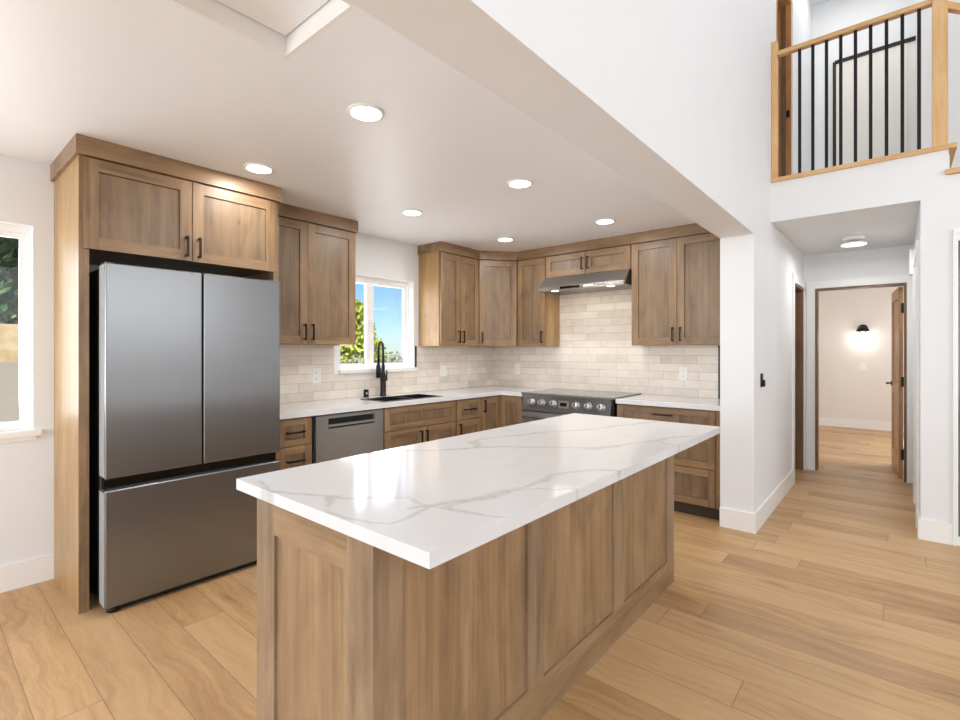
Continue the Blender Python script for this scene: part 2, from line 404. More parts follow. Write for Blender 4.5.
BH, BT = .145, .014
bb = MB().box(W, W + BT, YBK, .578, 0, BH)
struct('baseboard_left', bb, trim_m, 'tall white baseboard under the left window', 'baseboard')
bb = MB().box(XB0 - .0, XB1 + BT, YCOL - BT, YCOL, 0, BH).box(XB1, XB1 + BT, YCOL, 5.77, 0, BH)
struct('baseboard_column', bb, trim_m, 'tall white baseboard wrapping the column into the hall', 'baseboard')
bb = MB().box(XR - BT, .318, YL - BT, YL, 0, BH).box(XR - BT, XR, YL, 4.95, 0, BH)
struct('baseboard_right', bb, trim_m, 'white baseboard right of the hall opening', 'baseboard')
bb = MB().box(-2.3, 1.3, YB - BT, YB, 0, .15)
struct('baseboard_bedroom', bb, trim_m, 'white baseboard along the bedroom wall', 'baseboard')
# door casings (white)
tr = MB().box(XB1, XB1 + .016, 5.77, 5.86, 0, 2.12).box(XB1, XB1 + .016, 6.555, 6.61, 0, 2.12).box(XB1, XB1 + .016, 5.86, 6.555, 2.035, 2.12)
struct('trim_1', tr, trim_m, 'white casing around the left hall doorway', 'trim')
tr = MB().box(-.765, -.69, YH - .016, YH, 0, 2.115).box(.085, .132, YH - .016, YH, 0, 2.115).box(-.69, .085, YH - .016, YH, 2.035, 2.115)
struct('trim_2', tr, trim_m, 'white casing around the open bedroom doorway', 'trim')
tr = MB().box(XR - .018, XR, 4.95, 5.05, 0, 2.17).box(XR - .018, XR, 5.75, 5.85, 0, 2.17).box(XR - .018, XR, 5.05, 5.75, 2.08, 2.17)
struct('trim_3', tr, trim_m, 'white door casing on the right hall wall', 'trim')
tr = MB().box(XB1, XB1 + .016, 5.72, 5.80, ZLF, 4.88).box(XB1, XB1 + .016, 4.93, 5.72, 4.80, 4.88)
struct('trim_4', tr, trim_m, 'white casing around the loft side doorway', 'trim')
# oak edge of the loft floor
tr = MB().box(XB1 + .002, .321, YL - .022, YL + .14, ZLF - .012, ZLF + .02).box(XR, .321, YL + .14, 6.495, ZLF - .012, ZLF + .02)
struct('trim_5', tr, oak_x, 'light oak nosing board along the loft floor edge', 'trim')

# windows ----------------------------------------------------------
def window(name, y0, y1, z0, z1, mullions, label, sill_over):
    root = thing(name, label, 'window', (W - .08, (y0 + y1) / 2, z0)); root['kind'] = 'structure'
    xf0, xf1 = W - .125, W - .07
    f = MB(); t = .018; tb, tt = .022, .036
    f.box(xf0, xf1, y0, y1, z0, z0 + tb).box(xf0, xf1, y0, y1, z1 - tt, z1).box(xf0, xf1, y0, y0 + t, z0 + tb, z1 - tt).box(xf0, xf1, y1 - t, y1, z0 + tb, z1 - tt)
    obj('window_frame', f, vinyl_m, root)
    edges = [y0 + t] + mullions + [y1 - t]
    for k in range(len(edges) - 1):
        a, b = edges[k], edges[k + 1]; s = MB(); q = .03; xs0, xs1 = xf0 + .01, xf1 - .006 - (.012 if k % 2 else 0); ql = .046 if k else q; qr = q if k == len(edges) - 2 else .046; za, zb = z0 + tb, z1 - tt
        s.box(xs0, xs1, a, b, za, za + q).box(xs0, xs1, a, b, zb - q, zb).box(xs0, xs1, a, a + ql, za + q, zb - q).box(xs0, xs1, b - qr, b, za + q, zb - q)
        so = obj('sash', s, vinyl_m, root)
        obj('pane', MB().box(xf0 + .028, xf0 + .032, a + ql, b - qr, za + q, zb - q), glass_m, so)
    if mullions:
        obj('latch', MB().box(xf1 - .006, xf1 + .012, mullions[0] - .012, mullions[0] + .012, (z0 + z1) / 2 - .09, (z0 + z1) / 2 + .03), vinyl_m, root)
    s = MB().box(W - .075, W + .035, y0 - sill_over, y1 + sill_over, z0 - .032, z0 + .001)
    obj('sill', s, trim_m, root)
    return root
w1 = window('window_1', -.95, .487, .885, 2.06, [-.23], 'white vinyl window in the left wall looking onto the yard', .034)
obj('apron', MB().box(W, W + .016, -.98, .50, .828, .853), trim_m, w1)
window('window_2', 2.535, 3.405, 1.168, 2.048, [2.925], 'white two-pane sliding window above the sink', .02)

# attic hatch
at = thing('attic_hatch', 'white square attic hatch recessed in the ceiling at the top', 'attic hatch', (-1.517, .6165, ZC))
fr = MB().box(-1.734, -1.718, .30, .933, ZC, ZC + .12).box(-1.316, -1.30, .30, .933, ZC, ZC + .12).box(-1.718, -1.316, .917, .933, ZC, ZC + .12).box(-1.718, -1.316, .30, .316, ZC, ZC + .12)
obj('frame', fr, trim_m, at)
obj('panel', MB().box(-1.712, -1.322, .322, .911, ZC + .066, ZC + .085), ceil_m, at)

# ------------------------------------------------------------------ cabinet builders
FS = lambda u, n, z: (W + n, u, z)          # sink wall: u = y
FR = lambda u, n, z: (u, D - n, z)          # range wall: u = x
groove_shade = plain('dark groove shade', (66, 48, 32), .7)  # colour of the painted shade line around recessed panels
MATS = {'S': [wood_z, wood_y, wood_panel, groove_shade], 'R': [wood_z, wood_x, wood_panel, groove_shade]}
def shaker(F, u0, u1, z0, z1, n0, n1, st=.062, rail=None):
    rail = rail or st; m = MB(); r = .010
    m.fbox(F, u0, u0 + st, n0, n1, z0, z1, 0).fbox(F, u1 - st, u1, n0, n1, z0, z1, 0)
    m.fbox(F, u0 + st, u1 - st, n0, n1, z0, z0 + rail, 1).fbox(F, u0 + st, u1 - st, n0, n1, z1 - rail, z1, 1)
    m.fbox(F, u0 + st, u1 - st, n0, n0 + .003, z0 + rail, z1 - rail, 3)  # dark backing puts the shade line around the panel into colour
    g_ = .0022; m.fbox(F, u0 + st + g_, u1 - st - g_, n0 + .003, n1 - r, z0 + rail + g_, z1 - rail - g_, 2)
    return m
def pull(F, uc, zc, n, length, vertical, parent):
    h = MB(); L = length / 2; t = .0055
    if vertical:
        h.fbox(F, uc - t, uc + t, n + .024, n + .035, zc - L, zc + L)
        for s in (-1, 1): h.fbox(F, uc - t, uc + t, n - .001, n + .024, zc + s * (L - .008) - t, zc + s * (L - .008) + t)
    else:
        h.fbox(F, uc - L, uc + L, n + .024, n + .035, zc - t, zc + t)
        for s in (-1, 1): h.fbox(F, uc + s * (L - .008) - t, uc + s * (L - .008) + t, n - .001, n + .024, zc - t, zc + t)
    return obj('handle', h, black_m, parent, label='black bar pull')
def door(F, k, u0, u1, z0, z1, n, parent, hside, hz, hl=.125, st=.062, name='door'):
    d = obj(name, shaker(F, u0, u1, z0, z1, n - .02, n, st), MATS[k], parent)
    if hside == 'L': pull(F, u0 + st * .5, hz, n, hl, True, d)
    elif hside == 'R': pull(F, u1 - st * .5, hz, n, hl, True, d)
    elif hside == 'H': pull(F, (u0 + u1) / 2, hz, n, hl, False, d)
    return d
ZU, ZD, ZT = 1.391, 2.330, 2.337
def upper(F, k, label, u0, u1, dep, doors, hz, zb=ZU, crown_ends=(0, 0), crown_back=True):
    c = F((u0 + u1) / 2, dep / 2, zb)
    t = thing('upper_cabinet', label, 'cabinet', c)
    b = MB().fbox(F, u0, u1, 0.002, dep - .0235, zb, ZT, 0)
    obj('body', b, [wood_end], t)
    obj('face_frame', MB().fbox(F, u0, u1, dep - .0234, dep - .0205, zb, ZT, 0), wood_z, t)
    for (a, bb_, hs) in doors: door(F, k, a, bb_, zb + .003, ZD, dep, t, hs, hz)
    e0, e1 = crown_ends
    cr = MB().fbox(F, u0 - e0, u1 + e1, .002, dep + .014, ZT, ZC - .001, 0)
    obj('crown_molding', cr, MATS[k][1], t)
    return t

# refrigerator surround -------------------------------------------
PF = -3.167; PN = PF - W
t = thing('refrigerator_surround', 'tall stained wood surround over and beside the steel refrigerator', 'cabinet', (-3.48, 1.11, 0))
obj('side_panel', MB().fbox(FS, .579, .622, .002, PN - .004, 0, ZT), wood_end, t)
obj('face_stile', MB().fbox(FS, .579, .622, PN - .0039, PN, 0, ZT), wood_z, t)
obj('side_panel', MB().fbox(FS, 1.602, 1.636, .002, PN, 0, ZT), wood_z, t)
obj('body', MB().fbox(FS, .622, 1.602, .002, PN - .004, 1.872, ZT), wood_y, t)
d = door(FS, 'S', .597, 1.099, 1.865, ZD, PN + .02, t, 'R', 1.945, .12)
d = door(FS, 'S', 1.103, 1.606, 1.865, ZD, PN + .02, t, 'L', 1.945, .12)
obj('crown_molding', MB().fbox(FS, .562, 1.640, .002, PN + .034, ZT, ZC - .001), wood_y, t)

SD = .321
upper(FS, 'S', 'two-door wooden upper cabinet between the refrigerator and the sink window', 1.641, 2.472, SD, [(1.644, 2.029, 'R'), (2.033, 2.469, 'L')], 1.485, crown_ends=(0, .014))
upper(FS, 'S', 'two-door wooden upper cabinet just right of the sink window', 3.479, 4.070, SD, [(3.485, 3.772, 'R'), (3.776, 4.066, 'L')], 1.485, crown_ends=(.014, 0))
RD = .30
# diagonal corner
P0 = Vector((W + SD, 4.074)); P1 = Vector((-3.200, D - RD)); DU = (P1 - P0); DL = DU.length; DU.normalize(); DN = Vector((DU.y, -DU.x))
FD = lambda u, n, z: (P0.x + DU.x * u + DN.x * n, P0.y + DU.y * u + DN.y * n, z)
t = thing('corner_cabinet', 'single-door wooden upper cabinet set diagonally in the kitchen corner', 'cabinet', (-3.6, 4.5, ZU))
pts = [(W + .002, 4.074), (W + SD - .016, 4.074), (-3.202, D - RD + .016), (-3.202, D - .002), (W + .002, D - .002)]
i0, i1 = FD(0, -.021, 0), FD(DL, -.021, 0)
pts[1] = (i0[0], max(i0[1], 4.074)); pts[2] = (min(i1[0], -3.202), i1[1])
obj('body', MB().prism(pts, ZU, ZT), wood_z, t)
dd = obj('door', shaker(FD, .004, DL - .004, ZU + .003, ZD, -.02, 0), MATS['R'], t)
pull(FD, .035, 1.485, 0, .125, True, dd)
c0, c1 = FD(-.004, .014, 0), FD(DL + .004, .014, 0)
obj('crown_molding', MB().prism([(W + .002, 4.074), (W + SD + .0125, 4.074), (c0[0], c0[1]), (c1[0], c1[1]), (-3.203, D - RD - .0125), (-3.203, D - .002), (W + .002, D - .002)], ZT, ZC - .001), wood_x, t)
upper(FR, 'R', 'narrow one-door wooden upper cabinet left of the range hood', -3.198, -2.832, RD, [(-3.190, -2.836, 'R')], 1.485)
upper(FR, 'R', 'short two-door wooden cabinet directly above the range hood', -2.830, -1.888, RD, [(-2.826, -2.362, 'R'), (-2.358, -1.892, 'L')], 2.215, zb=2.108)
upper(FR, 'R', 'wide two-door wooden upper cabinet right of the range hood', -1.886, -1.034, RD, [(-1.880, -1.470, 'R'), (-1.466, -1.045, 'L')], 1.485)

# base cabinets ----------------------------------------------------
BN = .591; BNR = .603; ZBT = .874
def base_body(F, k, t, u0, u1, n):
    obj('body', MB().fbox(F, u0, u1, .002, n - .021, .105, ZBT - .001), [wood_z], t)
    obj('toe_kick', MB().fbox(F, u0, u1, .05, n - .08, 0, .105), toe_m, t)
def drawer(F, k, u0, u1, z0, z1, n, t, hl=.12, hz=None, st=.055):
    d = obj('drawer', shaker(F, u0, u1, z0, z1, n - .02, n, st, min(st, (z1 - z0) * .24)), MATS[k], t)
    pull(F, (u0 + u1) / 2, hz if hz else (z0 + z1) / 2, n, hl, False, d)
t = thing('base_cabinet', 'narrow wooden drawer cabinet between the refrigerator and the dishwasher', 'cabinet', FS(1.773, .3, 0))
base_body(FS, 'S', t, 1.640, 1.908, BN)
for a, b in ((.678, .862), (.395, .672), (.110, .389)): drawer(FS, 'S', 1.645, 1.903, a, b, BN, t, .13, (b - .09) if b > .7 else b - .10)
t = thing('base_cabinet', 'wooden sink cabinet with false drawer front and two doors', 'cabinet', FS(2.99, .3, 0))
hb_ = MB().fbox(FS, 2.556, 2.574, .002, BN - .021, .105, ZBT - .001).fbox(FS, 3.406, 3.424, .002, BN - .021, .105, ZBT - .001)
hb_.fbox(FS, 2.574, 3.406, .002, BN - .021, .105, .123).fbox(FS, 2.574, 3.406, .002, .02, .123, ZBT - .001).fbox(FS, 2.574, 3.406, BN - .039, BN - .021, .123, ZBT - .001)
obj('body', hb_, [wood_z], t); obj('toe_kick', MB().fbox(FS, 2.556, 3.424, .05, BN - .08, 0, .105), toe_m, t)
obj('drawer_front', shaker(FS, 2.561, 3.420, .672, .862, BN - .02, BN, .062, .05), MATS['S'], t)
door(FS, 'S', 2.561, 2.988, .11, .666, BN, t, 'R', .575); door(FS, 'S', 2.992, 3.420, .11, .666, BN, t, 'L', .575)
t = thing('base_cabinet', 'narrow wooden cabinet of one drawer over one door right of the sink', 'cabinet', FS(3.61, .3, 0))
base_body(FS, 'S', t, 3.426, 3.792, BN)
drawer(FS, 'S', 3.432, 3.788, .672, .862, BN, t, .15); door(FS, 'S', 3.432, 3.788, .11, .666, BN, t, 'L', .575)
t = thing('corner_base_cabinet', 'wooden corner cabinet with folding door left of the range', 'cabinet', (-3.4, 4.4, 0))
yq, xq = D - BNR, W + BN
obj('body', MB().prism([(W + .002, 3.794), (xq - .021, 3.794), (xq - .021, yq + .021), (-2.912, yq + .021), (-2.912, D - .002), (W + .002, D - .002)], .105, ZBT - .001), [wood_z], t)
obj('toe_kick', MB().prism([(W + .05, 3.794), (xq - .08, 3.794), (xq - .08, yq + .08), (-2.912, yq + .08), (-2.912, D - .05), (W + .05, D - .05)], 0, .105), toe_m, t)
door(FS, 'S', 3.800, yq - .002, .11, .862, BN, t, 'L', .775)
door(FR, 'R', xq + .002, -2.916, .11, .862, BNR, t, None, 0)
t = thing('base_cabinet', 'wide wooden three-drawer cabinet between the range and the column', 'cabinet', FR(-1.46, .3, 0))
base_body(FR, 'R', t, -1.888, -1.032, BNR)
obj('filler_strip', MB().fbox(FR, -1.070, -1.032, BNR - .02, BNR - .004, .105, ZBT - .002), wood_z, t)
for a, b in ((.672, .862), (.407, .666), (.110, .401)): drawer(FR, 'R', -1.884, -1.074, a, b, BNR, t, .155, b - .055)

# countertops --------------------------------------------------------
ZCT = .914; CE = W + .611; CY = 4.083
SX0, SX1, SY0, SY1 = -3.56, -3.245, 2.605, 3.26
t = MB()
t.box(W + .002, CE, 1.640, SY0, ZBT, ZCT).box(W + .002, SX0, SY0, SY1, ZBT, ZCT).box(SX1, CE, SY0, SY1, ZBT, ZCT)
t.box(W + .002, CE, SY1, CY, ZBT, ZCT).box(W + .002, -2.900, CY, D - .002, ZBT, ZCT)
o = obj('countertop', t, quartz_m, None, (-3.48, 2.9, ZBT)); tag(o, 'long white quartz countertop around the sink and kitchen corner', 'countertop')
o = obj('countertop', MB().box(-1.892, -1.030, CY, D - .002, ZBT, ZCT).bevel(.002, 1), quartz_m, None, (-1.46, 4.4, ZBT)); tag(o, 'short white quartz countertop right of the range', 'countertop')

# backsplash ----------------------------------------------------------
T = .009; e_ = .0008
bs = thing('backsplash', 'cream handmade subway tile backsplash on the sink window wall', 'backsplash', (0, 0, 0))
t = MB(); w0 = W + e_
t.box(w0, W + T, 1.640, 2.455, ZCT, 1.3905).box(w0, W + T, 2.455, 3.44, ZCT, 1.134).box(w0, W + T, 3.44, D - e_, ZCT, 1.3905).box(w0, W + T, 2.455, 2.468, 1.134, 1.3905)
obj('tile_field', t, tile_y, bs)
obj('edge_trim', MB().box(w0, W + T + .004, 3.428, 3.440, 1.172, 1.3905), black_m, bs, label='black metal edge trim')
bs = thing('backsplash', 'cream handmade subway tile backsplash on the wall behind the range', 'backsplash', (0, 0, 0))
t = MB().box(W + T, -1.203, D - T, D - e_, ZCT, 1.3905).box(-2.8315, -1.8885, D - T, D - e_, 1.3905, 2.106)
obj('tile_field', t, tile_x, bs)
obj('edge_trim', MB().box(-1.203, -1.184, D - T - .006, D - e_, ZCT, 1.3905), black_m, bs, label='black metal edge trim')

# sink, faucet ----------------------------------------------------------
s = thing('kitchen_sink', 'double bowl dark steel sink set in the countertop', 'sink', (-3.4, 2.93, .68))
ym = 2.915
for a, b in ((SY0 + .001, ym), (ym, SY1 - .001)):
    m = MB(); z0 = .68; g = .006; x0, x1 = SX0 + .001, SX1 - .001
    m.box(x0, x1, a, b, z0 - g, z0).box(x0, x0 + g, a, b, z0, ZCT + .0005).box(x1 - g, x1, a, b, z0, ZCT + .0005).box(x0 + g, x1 - g, a, a + g, z0, ZCT + .0005).box(x0 + g, x1 - g, b - g, b, z0, ZCT + .0005)
    m.box(x0 - .014, x1 + .014, a - .014 if a < 2.8 else a, a + g, ZCT + .0005, ZCT + .004).box(x0 - .014, x1 + .014, b - g, b + .014 if b > 3 else b, ZCT + .0005, ZCT + .004).box(x0 - .014, x0 + g, a + g, b - g, ZCT + .0005, ZCT + .004).box(x1 - g, x1 + .014, a + g, b - g, ZCT + .0005, ZCT + .004)
    bo = obj('bowl', m, sink_m, s)
    obj('drain', MB().lathe(((x0 + x1) / 2, (a + b) / 2, z0), (0, 0, 1), [(.045, 0), (.045, .003), (.03, .004)], 20), chrome_m, bo)
FX, FY = -3.690, 2.935
fa = thing('kitchen_faucet', 'tall black pull-down faucet behind the sink', 'faucet', (FX, FY, ZCT))
obj('base', MB().lathe((FX, FY, ZCT), (0, 0, 1), [(.031, 0), (.031, .008), (.027, .012), (.027, .20), (.021, .215), (.017, .225), (.017, .29)], 24), black_m, fa)
dx, dy = .42, -.90
arc = [(FX, FY, ZCT + .27)]
for k in range(13):
    a = math.pi * k / 12; rr = .048
    arc.append((FX + dx * rr * (1 - math.cos(a)), FY + dy * rr * (1 - math.cos(a)), ZCT + .435 + math.sin(a) * .072))
arc.append((FX + dx * .096, FY + dy * .096, ZCT + .30))
obj('spout', MB().tube(arc, .0115, 12), black_m, fa)
obj('spray_head', MB().lathe((FX + dx * .096, FY + dy * .096, ZCT + .175), (0, 0, 1), [(.018, 0), (.024, .004), (.024, .085), (.019, .11), (.013, .135)], 20), black_m, fa)
obj('holder_arm', MB().tube([(FX, FY, ZCT + .25), (FX + dx * .09, FY + dy * .09, ZCT + .25)], .007, 10), black_m, fa)
lv = MB().tube([(FX, FY, ZCT + .155), (FX - dx * .05 + .012, FY - dy * .05, ZCT + .155)], .017, 14)
lv.tube([(FX - dx * .055 + .012, FY - dy * .055, ZCT + .155), (FX - dx * .06 + .014, FY - dy * .06, ZCT + .20), (FX - dx * .055 + .014, FY - dy * .055, ZCT + .24)], .006, 10)
obj('lever', lv, black_m, fa)
ag = thing('air_gap_cap', 'small black cylinder cap on the counter left of the faucet', 'sink fitting', (-3.715, 2.760, ZCT))
obj('cap', MB().lathe((-3.715, 2.760, ZCT), (0, 0, 1), [(.024, 0), (.024, .064), (.021, .070), (.010, .071)], 24), black_m, ag)
obj('badge', MB().lathe((-3.6935, 2.7493, ZCT + .036), (.9, -.45, 0), [(.007, 0), (.007, .0025), (.004, .003)], 16), plate_m, ag, label='pale oval badge')

# outlets ---------------------------------------------------------------
def outlet(F, u, z, n, label, kind='outlet', w=.040, h=.062):
    t = thing('wall_outlet' if kind == 'outlet' else 'light_switch', label, 'outlet' if kind == 'outlet' else 'light switch', F(u, n, z - h))
    obj('cover_plate', MB().fbox(F, u - w, u + w, n, n + .006, z - h, z + h).bevel(.002, 2), plate_m, t)
    if kind == 'outlet':
        for s_ in (-1, 1):
            rc = obj('receptacle', MB().fbox(F, u - .016, u + .016, n + .005, n + .0085, z + s_ * .026 - .015, z + s_ * .026 + .015), plate_m, t)
            obj('slot', MB().fbox(F, u - .009, u - .006, n + .008, n + .0092, z + s_ * .026 - .007, z + s_ * .026 + .007).fbox(F, u + .006, u + .009, n + .008, n + .0092, z + s_ * .026 - .007, z + s_ * .026 + .007), plate_dark, rc)
    else:
        obj('rocker', MB().fbox(F, u - .016, u + .016, n + .005, n + .011, z - .033, z + .033), plate_m, t)
outlet(FS, 2.292, 1.126, T, 'white outlet plate on the tile between the refrigerator and the faucet')
outlet(FS, 3.830, 1.118, T, 'white switch plate on the tile right of the sink window', 'switch', .052, .058)
outlet(FS, 4.252, 1.128, T, 'white outlet plate on the sink wall tile closest to the corner')
outlet(FR, -3.400, 1.124, T, 'white outlet plate on the range wall tile left of the range')
outlet(FR, -1.505, 1.128, T, 'white outlet plate on the tile right of the range')

# dishwasher ----------------------------------------------------------
t = thing('dishwasher', 'stainless steel dishwasher with pocket handle left of the sink cabinet', 'dishwasher', FS(2.233, .3, 0))
obj('body', MB().fbox(FS, 1.912, 2.552, .02, BN - .03, .105, ZBT - .004), dark_m, t)
obj('toe_kick', MB().fbox(FS, 1.912, 2.552, .08, BN - .09, 0, .105), dark_m, t)
u0, u1, n0, n1 = 1.935, 2.545, BN - .03, BN + .004
hu0, hu1, hz0, hz1 = 2.035, 2.455, .762, .838
m = MB().fbox(FS, u0, u1, n0, n1, .115, hz0).fbox(FS, u0, u1, n0, n1, hz1, .862).fbox(FS, u0, hu0, n0, n1, hz0, hz1).fbox(FS, hu1, u1, n0, n1, hz0, hz1)
dd = obj('door', m, steel_y, t)
obj('handle_pocket', MB().fbox(FS, hu0, hu1, n0 - .02, n0 + .004, hz0, hz1), dark_m, dd, label='dark pocket behind the handle')
obj('handle', MB().fbox(FS, hu0, hu1, n1 - .016, n1 - .002, hz0 + .012, hz0 + .030), steel_y, dd)

# refrigerator -----------------------------------------------------------
XF = -3.03
t = thing('refrigerator', 'stainless steel French door refrigerator with bottom freezer drawer', 'refrigerator', (-3.4, 1.11, 0))
y0, y1, ymid = .658, 1.578, 1.116
obj('body', MB().box(W + .06, XF - .115, .664, 1.572, .04, 1.772).bevel(.004, 1), plain('fridge dark body', (38, 38, 38), .5), t)
obj('door', MB().box(XF - .10, XF, y0, ymid - .004, .690, 1.787).bevel(.007, 3), [steel_f], t)
obj('door', MB().box(XF - .10, XF, ymid + .004, y1, .690, 1.787).bevel(.007, 3), [steel_f], t)
obj('freezer_drawer', MB().box(XF - .10, XF, y0, y1, .035, .632).bevel(.007, 3), [steel_f], t)
obj('handle_recess', MB().box(XF - .115, XF - .035, .672, 1.566, .628, .694), gloss_black, t, label='black recessed handle strip')
for yy in (y0 + .03, y1 - .03):
    obj('hinge', MB().box(XF - .13, XF - .05, yy - .02, yy + .02, 1.772, 1.797).bevel(.003, 1), fridge_side, t)
    obj('foot', MB().lathe((XF - .055, yy + (.02 if yy < 1 else -.02), 0), (0, 0, 1), [(.032, 0), (.032, .022), (.014, .026), (.014, .04)], 20), black_m, t)
obj('toe_grille', MB().box(XF - .30, XF - .035, .70, 1.536, .004, .034), dark_m, t)
for za, zb_ in ((.70, 1.777), (.045, .622)):  # added pale caps colour the door and drawer sides as if lit
    obj('lit_edge_cap', MB().box(XF - .098, XF - .010, y0 - .0025, y0 + .002, za, zb_), plain('lit edge grey', (165, 165, 164), .5), t, label='pale grey cap added for a lit door edge')

# range ------------------------------------------------------------------
RX0, RX1 = -2.894, -1.902
t = thing('range', 'stainless steel slide-in electric range with six front knobs', 'range', (-2.4, 4.38, 0))
yf = 4.045
obj('body', MB().box(RX0 + .008, RX1 - .008, 4.08, D - .03, .02, .905), plain('range black side', (25, 25, 26), .45), t)
ct = obj('cooktop', MB().box(RX0, RX1, 4.052, D - .012, .905, .924).bevel(.003, 2), plain('grey ceramic glass', (120, 118, 116), .12), t)
for cx, cy_, r in ((-2.68, 4.25, .09), (-2.68, 4.53, .075), (-2.15, 4.25, .075), (-2.15, 4.53, .10), (-2.4, 4.45, .06)):
    rg = MB(); bmesh.ops.create_circle(rg.bm, cap_ends=False, segments=40, radius=r)
    bmesh.ops.translate(rg.bm, verts=rg.bm.verts, vec=(cx, cy_, .9245))
    e = bmesh.ops.extrude_edge_only(rg.bm, edges=list(rg.bm.edges))
    for v in [g for g in e['geom'] if isinstance(g, bmesh.types.BMVert)]:
        v.co = Vector((cx, cy_, .9245)) + (v.co - Vector((cx, cy_, .9245))) * .96
    obj('burner_ring', rg, plain('burner ring grey', (150, 150, 150), .4), ct)
pnl = MB().hexa([(RX0 + .02, yf, .745), (RX1 - .02, yf, .745), (RX1 - .02, 4.10, .745), (RX0 + .02, 4.10, .745), (RX0 + .02, yf + .022, .904), (RX1 - .02, yf + .022, .904), (RX1 - .02, 4.10, .904), (RX0 + .02, 4.10, .904)])
cp = obj('control_panel', pnl, brushed('dark brushed steel', (122, 121, 120), 0, .3), t)
kn = Vector((0, -.99, .14))
for kx in (-2.765, -2.645, -2.515, -2.268, -2.143, -2.014):
    c = Vector((kx, yf + .010, .828))
    kb = obj('knob', MB().lathe(c, kn, [(.040, 0), (.040, .006), (.032, .008), (.029, .034), (.025, .038), (.012, .039)], 28), steel_x, cp)
    obj('pointer', MB().box(kx - .003, kx + .003, c.y - .043, c.y - .036, .830, .856), dark_m, kb)
obj('display', MB().box(-2.455, -2.345, yf + .003, yf + .012, .795, .862), plain('silver display frame', (170, 170, 170), .3, .8), cp)
obj('display_screen', MB().box(-2.435, -2.365, yf + .0, yf + .006, .812, .848), gloss_black, cp)
od = obj('oven_door', MB().box(RX0 + .02, RX1 - .02, yf, 4.078, .20, .735), steel_x, t)
obj('oven_window', MB().box(RX0 + .12, RX1 - .12, yf - .003, yf + .002, .30, .60), gloss_black, od)
oh = MB().tube([(RX0 + .06, yf - .045, .69), (RX1 - .06, yf - .045, .69)], .013, 14)
for xx in (RX0 + .09, RX1 - .09): oh.tube([(xx, yf + .002, .69), (xx, yf - .045, .69)], .009, 10)
obj('oven_handle', oh, steel_x, od)
obj('warming_drawer', MB().box(RX0 + .02, RX1 - .02, yf, 4.078, .04, .19), steel_x, t)

# range hood --------------------------------------------------------------
HX0, HX1, HY = -2.822, -1.892, 4.250
t = thing('range_hood', 'stainless steel under-cabinet range hood above the range', 'range hood', (-2.36, 4.45, 1.95))
zl, zh_ = 1.948, 1.988
hb = MB()
hb.hexa([(HX0, HY, zh_), (HX1, HY, zh_), (HX1, D - .012, zh_), (HX0, D - .012, zh_), (HX0, 4.385, 2.105), (HX1, 4.385, 2.105), (HX1, D - .012, 2.105), (HX0, D - .012, 2.105)])
obj('canopy', hb, steel_x, t)
lip = obj('front_lip', MB().box(HX0, HX1, HY, HY + .02, zl, zh_).box(HX0, HX0 + .012, HY + .02, D - .012, zl, zh_).box(HX1 - .012, HX1, HY + .02, D - .012, zl, zh_), brushed('bright steel lip', (205, 204, 202), 0, .22), t)
obj('control_strip', MB().box(-2.56, -2.34, HY - .003, HY, zl + .008, zh_ - .008), gloss_black, lip, label='black control strip')
obj('button_cluster', MB().box(-2.30, -2.20, HY - .003, HY, zl + .010, zh_ - .010), plain('white buttons', (235, 235, 232), .3), lip)
obj('end_cap', MB().hexa([(HX1, HY + .03, zh_ - .03), (HX1 + .003, HY + .03, zh_ - .03), (HX1 + .003, D - .05, zh_ - .03), (HX1, D - .05, zh_ - .03), (HX1, 4.385, 2.10), (HX1 + .003, 4.385, 2.10), (HX1 + .003, D - .05, 2.10), (HX1, D - .05, 2.10)]), black_m, t, label='black end cap')
bf = obj('filter_panel', MB().box(HX0 + .012, HX1 - .012, HY + .02, D - .012, zl + .006, zl + .016), brushed('filter steel', (150, 149, 147), 1, .35), t)
for xx in (-2.66, -2.05):
    obj('hood_lamp', MB().lathe((xx, HY + .07, zl + .007), (0, 0, -1), [(.035, 0), (.033, .006), (.02, .008)], 20), lamp_emit, t)
lamp('hood_light', 'AREA', (-2.36, 4.42, zl - .01), .9, (1, .9, .78), (0, 0, -1), shape='RECTANGLE', size=.7, size_y=.1)

# island ------------------------------------------------------------------
IX0, IX1, IY0, IY1 = -1.595, -.983, .751, 2.901; ZI = .8786
t = thing('kitchen_island', 'stained wood kitchen island base with recessed shaker panels', 'kitchen island', (-1.29, 1.83, 0))
obj('body', MB().box(IX0 + .02, IX1 - .02, IY0 + .02, IY1 - .02, .0, ZI - .001), isl_z, t)
FE = lambda u, n, z: (u, IY0 + .02 - n, z)      # near end, u = x
FI = lambda u, n, z: (IX1 - .02 + n, u, z)      # seating side, u = y
FK = lambda u, n, z: (IX0 + .02 - n, u, z)      # cooking side
FB = lambda u, n, z: (u, IY1 - .02 + n, z)      # far end
e = MB(); rp = .010
e.fbox(FE, IX0, -1.481, 0, .02, 0, ZI - .002, 0).fbox(FE, -1.093, IX1, 0, .02, 0, ZI - .002, 0)
e.fbox(FE, -1.481, -1.093, 0, .02, .765, ZI - .002, 1).fbox(FE, -1.481, -1.093, 0, .02, 0, .14, 1).fbox(FE, -1.481, -1.093, 0, rp, .14, .765, 2)
obj('end_panel', e, [isl_f, isl_x, isl_z], t)
e = MB(); st = [(IY0 + .02, .847), (1.418, 1.521), (2.106, 2.214), (2.790, IY1)]
for a, b in st: e.fbox(FI, a, b, 0, .02, .145, ZI - .002, 0)
e.fbox(FI, IY0 + .02, IY1, 0, .02, 0, .145, 1)
